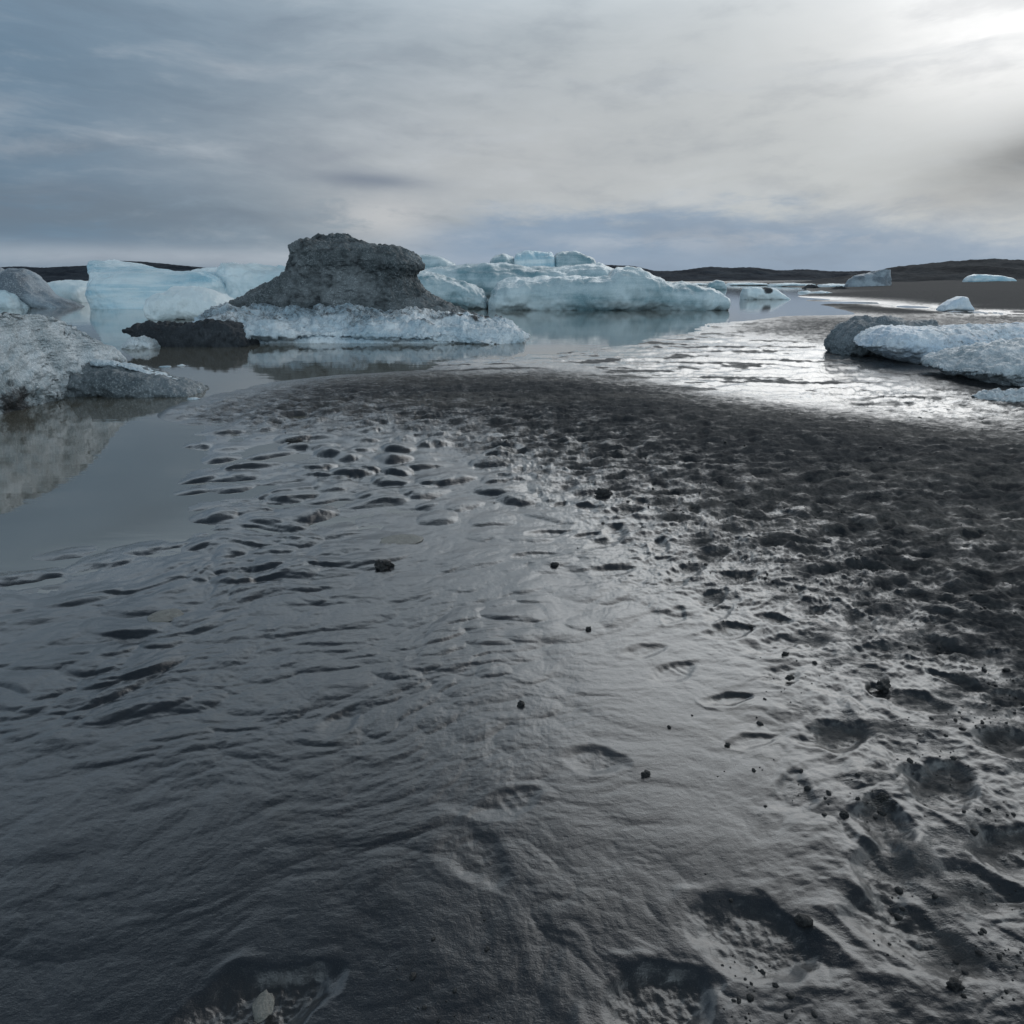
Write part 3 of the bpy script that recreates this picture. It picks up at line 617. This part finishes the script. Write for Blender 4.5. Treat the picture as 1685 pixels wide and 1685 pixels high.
# ------------------------------------------------------------------ left foreground ice
fl = empty('iceberg', base(60, 655), 'grainy white and grey iceberg with a dark wedge, nearest at the left edge', 'iceberg')
def tone_fl(q): return .45 * sstep(.55, .1, q[:, 2]) + .35 * sstep(.1, .5, fbm3(q * 1.2, 3, 4))  # darker towards the bottom, plus random ash patches
ice_along('white_body', M_front, fl, [(-330, 560), (-250, 525), (-120, 512), (-30, 516), (30, 519), (48, 528), (62, 540), (80, 548), (98, 558), (118, 570), (136, 584), (148, 600), (154, 616)], 664, 1.15, 360, 150, 21, 2.3, .08, 1.2, .05, 5, .03, 11,
          ash=tone_fl, bottom=[(-330, 740), (0, 725), (60, 690), (110, 664), (140, 645), (154, 622)], taper=.14, yaw=(-60, 170, -2.0))
ice_along('dark_wedge', M_wedge, fl, [(100, 600), (130, 596), (160, 596), (200, 598), (225, 604), (260, 615), (300, 627), (322, 638), (334, 652)], 655, .5, 300, 100, 23, 2.0, .07, 1.5, .04, 6, .03, 13, zb=-.15, taper=.25)
ice_along('snow_crust', M_white, fl, [(150, 592), (175, 593), (205, 597), (228, 603), (262, 613), (300, 625), (324, 637), (332, 645)], 650, .13, 240, 40, 24, 2.0, .02, 3, .015, 12, .02, 16, Yc=at(0, 655).y + .55,
          bottom=[(150, 604), (205, 606), (262, 622), (332, 655)], taper=.15)

# ------------------------------------------------------------------ right foreground ice
gl = tag(ice_along('ice_boulder', M_wedge, None, [(1374, 562), (1380, 547), (1393, 534), (1415, 525), (1450, 520), (1490, 523), (1530, 532), (1570, 545)], 590, .75, 260, 110, 33, 2.1, .10, 1.2, .06, 4.5, .03, 11,
          bottom=[(1361, 572), (1380, 590), (1450, 600), (1570, 600)], taper=.22, dirt_amt=-.35), 'rounded dark grey ice boulder behind the left tip of the long white ice block', 'ice boulder')
wsl = empty('ice_block', base(1640, 640), 'long translucent white ice block overhanging black wet sand at the right edge', 'ice block')
def ash_ws(q): return .55 * sstep(6.4, 8.0, q[:, 0]) + .1
ice_along('white_lobe', M_rime, wsl, [(1419, 570), (1428, 556), (1445, 545), (1462, 538), (1500, 537), (1560, 536), (1620, 534), (1685, 531), (1800, 528), (1950, 540), (2050, 575)], 606, 1.0, 420, 130, 35, 2.1, .06, 1.0, .035, 6, .025, 11,
          ash=ash_ws, bottom=[(1419, 573), (1440, 582), (1470, 594), (1500, 606), (1560, 622), (1620, 645), (1685, 670), (2050, 680)], taper=.10)
ice_along('lower_lobe', M_front, wsl, [(1560, 610), (1572, 597), (1590, 586), (1620, 574), (1660, 566), (1720, 562), (1850, 570), (1960, 620)], 645, 1.1, 300, 110, 37, 2.0, .07, 1.2, .05, 6, .035, 11,
          bottom=[(1560, 616), (1590, 628), (1620, 645), (1685, 655), (1960, 670)], taper=.15, dirt_amt=.12)
tag(ice_along('ice_chunk', M_front, None, [(1613, 660), (1624, 652), (1650, 646), (1690, 644), (1760, 650), (1800, 664)], 668, .25, 200, 60, 39, 2.0, .05, 2.2, .06, 8, .05, 11, zb=-.02, dirt_amt=.35),
    'low crumbled ice chunk lying under the long white ice block at the right edge', 'ice chunk')

# ------------------------------------------------------------------ middle distance bergs
mb = empty('iceberg', base(1000, 510), 'long blue-green rounded iceberg split by a dark crevice, right of the tall dark iceberg', 'iceberg')
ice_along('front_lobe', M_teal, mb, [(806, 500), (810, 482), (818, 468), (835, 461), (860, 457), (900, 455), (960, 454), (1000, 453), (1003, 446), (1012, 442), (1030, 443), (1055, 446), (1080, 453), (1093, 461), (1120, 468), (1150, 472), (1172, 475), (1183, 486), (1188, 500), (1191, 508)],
          511, 2.6, 380, 110, 41, 2.6, .32, .30, .10, 1.6, taper=.06, ash=lambda q: .42 * sstep(1.1, 0, q[:, 2]))  # darker teal towards the waterline, set through the ash attribute
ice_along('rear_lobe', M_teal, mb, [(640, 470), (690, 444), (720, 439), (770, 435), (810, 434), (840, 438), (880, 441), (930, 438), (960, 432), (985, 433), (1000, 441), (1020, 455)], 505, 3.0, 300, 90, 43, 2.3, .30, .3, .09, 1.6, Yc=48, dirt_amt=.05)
ice_along('left_lobe', M_teal, mb, [(600, 470), (650, 452), (690, 446), (720, 451), (750, 460), (775, 468), (795, 476), (804, 490), (807, 504)], 509, 2.2, 240, 100, 45, 2.4, .26, .35, .10, 1.8, taper=.07, ash=lambda q: .5 * (q[:, 0] > -2.5) * sstep(1.5, .3, q[:, 2]))  # shade of the crevice painted into the lobe's lower right end
for i, (pr, lb) in enumerate(((([(805, 432), (812, 423), (828, 419), (842, 424), (848, 432)]), 'small rounded grey-blue ice hump farthest left of the three behind the long berg'),
                              (([(845, 430), (850, 419), (865, 413), (890, 413), (908, 416), (914, 430)]), 'pale blocky ice hump in the middle of the three behind the long berg'),
                              (([(912, 430), (914, 418), (925, 413), (945, 414), (965, 422), (976, 427)]), 'grey ice hump tapering right, farthest right of the three behind the long berg'))):
    tag(ice_along('iceberg', (M_grey, M_blue, M_teal)[i] if i != 0 else M_teal, None, pr, 0, 2.5, 120, 60, 50 + i, 3.0, .25, .4, .08, 2, Yc=66, taper=.12, dirt_amt=.1), lb, 'iceberg', 'ice humps behind the long berg')
tag(ice_along('iceberg', M_teal, None, [(640, 430), (665, 421), (700, 420), (730, 425), (750, 433), (758, 445)], 0, 2.5, 140, 60, 55, 2.4, .25, .35, .06, 2, Yc=62, dirt_amt=.35), 'smooth grey-green iceberg peeking out behind the tall dark one', 'iceberg')
# left group
bb = empty('iceberg', base(250, 510), 'bright blue wedge-shaped iceberg with a sharp upper left corner', 'iceberg')
ice_stack('ice_body', M_blue, bb, [(430, 152, 172, .7, 1.2), (434, 148, 195, 1.0, 1.0), (440, 146, 235, 1.5, .8), (446, 145, 270, 1.9, .6), (450, 146, 330, 2.2, .4), (458, 149, 352, 2.4, .2), (470, 146, 358, 2.6, 0), (485, 140, 362, 2.7, 0), (500, 146, 366, 2.8, 0), (511, 150, 370, 2.8, -.1), (522, 150, 372, 2.8, -.1)],
          43.2, 110, 260, 61, .22, .35, .05, 2.0, 0, 1, pw=4.5)
ice_along('ice_shoulder', M_blue, bb, [(280, 465), (300, 449), (325, 442), (350, 440), (372, 446), (380, 470)], 0, 2.0, 120, 60, 62, 2.6, .2, .4, .05, 2, Yc=46)
tag(ice_stack('iceberg', M_pale, None, [(433, 362, 392, .8, 0), (437, 356, 430, 1.4, 0), (441, 353, 480, 1.8, 0), (452, 350, 520, 2.2, 0), (470, 356, 540, 2.4, 0), (505, 350, 560, 2.6, 0)],
          45, 90, 200, 64, .25, .5, .10, 2.2, 0, 1, pw=3.2), 'pale bright ice block half hidden behind the left slope of the tall dark iceberg', 'iceberg')
tag(ice_along('iceberg', M_pale, None, [(256, 506), (259, 490), (270, 480), (290, 472), (312, 468), (335, 472), (355, 480), (372, 494), (385, 510)], 527, 1.3, 180, 90, 66, 2.4, .2, .55, .06, 2.5, .0, 4, zb=-.3), 'rounded pale ice lump floating between the blue wedge berg and the tall dark iceberg', 'iceberg')
tag(ice_along('ice_floe', M_pale, None, [(70, 478), (85, 468), (105, 463), (140, 462), (165, 470)], 498, 2.5, 140, 60, 68, 2.5, .2, .4, .05, 2, zb=-.3), 'low pale blue ice floe between the grey striped berg and the blue wedge berg', 'ice floe')
tag(ice_along('ice_floe', M_pale, None, [(60, 470), (85, 465), (110, 466), (130, 470)], 0, 3, 80, 40, 69, 2.5, .15, .4, .05, 2, Yc=120, zb=-.3), 'thin far white floe below the dark left hills', 'ice floe')
gb = empty('iceberg', base(60, 505), 'grey two-peaked iceberg with a black seam, cut by the left edge of the photo', 'iceberg')
ice_along('dark_peak', M_grey, gb, [(2, 470), (8, 447), (20, 441), (40, 443), (52, 452), (62, 466), (72, 479), (88, 488), (108, 494), (124, 503)], 507, 1.5, 200, 90, 71, 2.2, .18, .5, .06, 2, dirt_amt=.12)
ice_along('left_peak', M_grey, gb, [(-200, 470), (-120, 445), (-40, 438), (-5, 440), (8, 446), (18, 462), (28, 482), (36, 500)], 505, 1.3, 160, 90, 73, 2.2, .18, .5, .06, 2)
ice_along('pale_toe', M_pale, gb, [(-60, 490), (-20, 478), (10, 475), (25, 484), (38, 503)], 508, .8, 120, 60, 75, 2.2, .12, .7, .05, 2.5)
# right, far
tag(ice_along('ice_chunk', M_rime, None, [(1547, 510), (1552, 503), (1565, 494), (1580, 487), (1587, 488), (1592, 500), (1596, 511)], 513, .45, 110, 60, 81, 3.2, .04, 1.2, .02, 5, zb=0.02, taper=.06), 'small triangular white ice chunk stranded beside the shining channel', 'ice chunk')
kb = tag(ice_along('iceberg', M_pale, None, [(1221, 482), (1224, 474), (1240, 472), (1262, 473), (1275, 477), (1288, 484), (1299, 492)], 493, 1.0, 130, 60, 83, 2.4, .12, .7, .04, 3, zb=-.2, ash=lambda q: 1.6 * np.exp(-((q[:, 0] - at(1264, 493).x) ** 2 + (q[:, 2] - .75) ** 2 * 2) / .35)), 'low white floating iceberg with one painted dark hole in the channel mouth', 'iceberg')  # shade of the hole painted into the ice colour as a spot
tag(ice_along('iceberg', M_teal, None, [(1163, 474), (1168, 464), (1180, 461), (1190, 463), (1195, 472)], 477, 1.2, 90, 50, 85, 2.4, .15, .6, .06, 2.5), 'small blue-green iceberg just off the right end of the long split berg', 'iceberg')
tag(ice_stack('iceberg', M_grey, None, [(444, 1450, 1466, .8, 0), (449, 1432, 1467, 1.2, 0), (454, 1410, 1468, 1.6, 0), (462, 1402, 1469, 2, 0), (473, 1394, 1471, 2.4, 0)], 150, 60, 120, 87, .35, .3, .12, 1.0, 0, 1, pw=2.6, dirt_amt=-.35), 'slanted grey ridge of ice rising to a sharp right corner on the far sand flat', 'iceberg')
tag(ice_along('ice_block', M_blue, None, [(1591, 461), (1597, 454), (1605, 451), (1640, 453), (1662, 457), (1667, 462)], 0, 2.0, 90, 50, 89, 3.0, .12, .4, .04, 2, Yc=165, zb=.6, taper=.06), 'flat pale blue ice block lying high on the far sand below the right hill', 'ice block')
for i, (a, b, vt, Yd, lb) in enumerate(((1128, 1168, 467, 260, 'thin white floe line left of the small blue-green iceberg'), (1196, 1262, 466, 240, 'longest thin white floe under the middle of the far hills'),
                                        (1268, 1336, 467, 200, 'thin white floe on the far shore right of the dark-hole berg'), (1352, 1388, 468, 160, 'short pale floe left of the slanted grey ice ridge'), (1333, 1352, 480, 90, 'tiny pale floe at the edge of the far sand flat'))):
    tag(ice_along('ice_floe', M_pale, None, [(a, vt + 4), (a + 4, vt), ((a + b) / 2, vt - 1), (b - 4, vt), (b, vt + 4)], 0, 4, 90, 30, 91 + i, 2.5, .15, .3, .1, 1, Yc=Yd, zb=-.1), lb, 'ice floe', 'thin far floes along the horizon')
for i, (a, b, vt, Yd, lb) in enumerate(((1322, 1348, 470, 150, 'low dark sand hummock among the far floes'), (1368, 1392, 472, 120, 'dark sand hummock at the foot of the slanted grey ice ridge'))):
    tag(ice_along('sand_hummock', M_hill2, None, [(a, vt + 6), ((a + b) / 2, vt - 2), (b, vt + 5)], 0, 2, 60, 30, 101 + i, 2.0, .2, .4, .1, 1, Yc=Yd, zb=-.1), lb, 'hummock')

# ------------------------------------------------------------------ stones, clods, crumbs
def blob_mesh(name, mat, size, seed, sub=3, squash=.7, amp=.35):
    bm = bmesh.new(); bmesh.ops.create_icosphere(bm, subdivisions=sub, radius=1)
    co = np.array([v.co[:] for v in bm.verts]); d = fbm3(co * 1.3, 4, seed, .6)
    for v, k in zip(bm.verts, d):
        v.co = Vector((v.co.x * size[0], v.co.y * size[1], v.co.z * size[2])) * (1 + amp * k)
    for f in bm.faces: f.smooth = True
    me = bpy.data.meshes.new(name); bm.to_mesh(me); bm.free(); me.materials.append(mat)
    return me
def put(name, mat, u, v, size, seed, label, cat, sink=.3, rz=0, amp=.35, group=None):
    p = at(u, v, .015); z = ground_z(p.x, p.y)
    o = bpy.data.objects.new(name, blob_mesh(name, mat, size, seed, 4, amp=amp)); COL.objects.link(o)
    o.location = (p.x, p.y, z + size[2] * (1 - 2 * sink)); o.rotation_euler = (0, 0, rz)
    return tag(o, label, cat, group)
put('stone', M_dstone, 1318, 1541, (.021, .015, .014), 3, 'shiny black oval pebble on the smooth mud near the bottom right', 'stone', .2, -.3, .15)
put('stone', M_stone, 436, 1676, (.022, .030, .005), 5, 'pale flat stone lying in the hollow at the bottom edge', 'stone', .3, .2, .2)
put('stone', M_stone, 660, 889, (.13, .10, .0045), 6, 'pale long flat stone flush with the wet mud above the black clod', 'stone', .47, .2, .1)
put('stone', M_stone, 272, 1016, (.075, .07, .005), 7, 'dull pale oval stone sunk in the left mud', 'stone', .35, .1, .1)
put('mud_clod', M_mud, 1450, 1147, (.032, .022, .018), 9, 'upright dark mud clod beside its own small pit, right of centre', 'mud clod', .25, .9, .5)
put('mud_clod', M_mud, 1297, 1132, (.015, .010, .008), 10, 'small black mud clod left of the upright clod and its pit', 'mud clod', .2, .2, .6)
put('mud_clod', M_mud, 1385, 1363, (.012, .010, .008), 11, 'tiny black clod at the rim of the lower right footprints', 'mud clod', .2, 0, .4)
put('mud_clod', M_mud, 1062, 1288, (.013, .009, .007), 12, 'black crumbly clod below the wavy ridge, lower centre', 'mud clod', .2, .4, .6)
put('mud_clod', M_mud, 1196, 1239, (.009, .007, .005), 13, 'lone black clod on smooth mud right of the wavy ridge', 'mud clod', .2, .4, .6)
put('mud_clod', M_mud, 857, 1168, (.013, .012, .009), 14, 'rough grey clod standing alone on the centre mud', 'mud clod', .25, .4, .6)
put('mud_clod', M_mud, 484, 731, (.07, .045, .022), 15, 'wide black clod on the mud below the dark bar, left', 'mud clod', .3, .1, .5)
put('mud_clod', M_mud, 992, 824, (.055, .04, .035), 16, 'big black clod at the churned edge of the bar near the middle', 'mud clod', .25, .1, .5)
_p = at(629, 936, .015)
cl = empty('mud_clod', (_p.x, _p.y, ground_z(_p.x, _p.y) - .004), 'crumbled stack of black mud lumps standing on the wet mud below the pale flat stone', 'mud clod')
for k, (dx, dy, dz, s_) in enumerate(((0, 0, .010, .036), (.018, .022, .022, .034), (-.022, .030, .016, .030), (.038, .045, .008, .022))):
    me = blob_mesh('lump', M_mud, (s_ * .75, s_ * .7, s_ * .65), 20 + k, 4, amp=.6)
    o = bpy.data.objects.new('lump', me); COL.objects.link(o); o.parent = cl; o.location = (dx, dy, dz)
# loose crumbs: too many to count, one object
proto = []
for s_ in range(6):
    bm = bmesh.new(); bmesh.ops.create_icosphere(bm, subdivisions=2, radius=1)
    co = np.array([v.co[:] for v in bm.verts]); d = fbm3(co * 1.4, 3, 40 + s_, .6)
    proto.append((co * (1 + .5 * d[:, None]) * np.array([1, .8, .7]), np.array([[v.index for v in f.verts] for f in bm.faces]))); bm.free()
cu = rs.uniform(250, 1750, 60000); cv = 640 + rs.rand(60000) ** 1.3 * 1100
cw = np.array([at(a, b)[:2] for a, b in zip(cu[:14000], cv[:14000])]); ff = fields(cw[:, 0], cw[:, 1])
clus = fbm2(cw[:, 0] * 2.5, cw[:, 1] * 2.5, 3, 77)
keep = (rs.rand(len(cw)) < np.clip(ff[:, 4] - .05, 0, 1) * sstep(-.1, .7, clus) * .8) & (ff[:, 0] > .004); cw = cw[keep][:2600]
chz = mud_height(cw[:, 0], cw[:, 1])[0]
VV = []; QQ = []; off = 0
for i, (x, y) in enumerate(cw):
    V_, F_ = proto[i % 6]; r = math.hypot(x, y)
    s_ = (.0020 + .007 * rs.rand() ** 5) * (1 + min(r, 9) * .13)
    a = rs.rand() * 6.28; ca, sa = math.cos(a), math.sin(a)
    q = V_ @ np.array([[ca, sa, 0], [-sa, ca, 0], [0, 0, 1]]) * s_ + np.array([x, y, chz[i] + s_ * .05])
    VV.append(q); QQ.append(F_ + off); off += len(V_)
cr = npmesh('mud_crumbs', np.concatenate(VV), np.concatenate(QQ), M_mud)
tag(cr, 'scattered black mud crumbs over the trodden wet sand', 'mud crumbs', kind='stuff')

for i, (u_, v_, w_, lb) in enumerate(((272, 604, .10, 'tiny flat ice fragment drifting below the black slab, left one'), (299, 602, .07, 'tiny flat ice fragment drifting below the black slab, right one'), (760, 534, .12, 'small ice bit beside the white foot tail') if False else (318, 657, .08, 'small ice bit at the tip of the dark wedge by the shore'))):
    p = at(u_, v_, 0); me = blob_mesh('ice_fragment', M_white, (w_, w_ * .6, .022), 60 + i, 3, amp=.4)
    o = bpy.data.objects.new('ice_fragment', me); COL.objects.link(o); o.location = (p.x, p.y, .004); tag(o, lb, 'ice fragment')

for u_, v_, z_, k_, lb in ((1447, 1340, .010, 31, 'black clod on the bright rim above the lower right footprints'), (1562, 1690 - 40, .009, 32, 'small dark pebble low in the bottom right corner'), (1290, 1090, .008, 33, 'small black clod beside the treaded footprint right of centre'), (912, 937, .012, 34, 'little grey clod on the sheen below the long dark print'), (968, 1043, .008, 35, 'tiny grey clod alone on smooth mud just above centre')):
    put('mud_clod', M_mud, u_, v_, (z_ * 1.6, z_ * 1.1, z_), k_, lb, 'mud clod', .25, .3, .6)
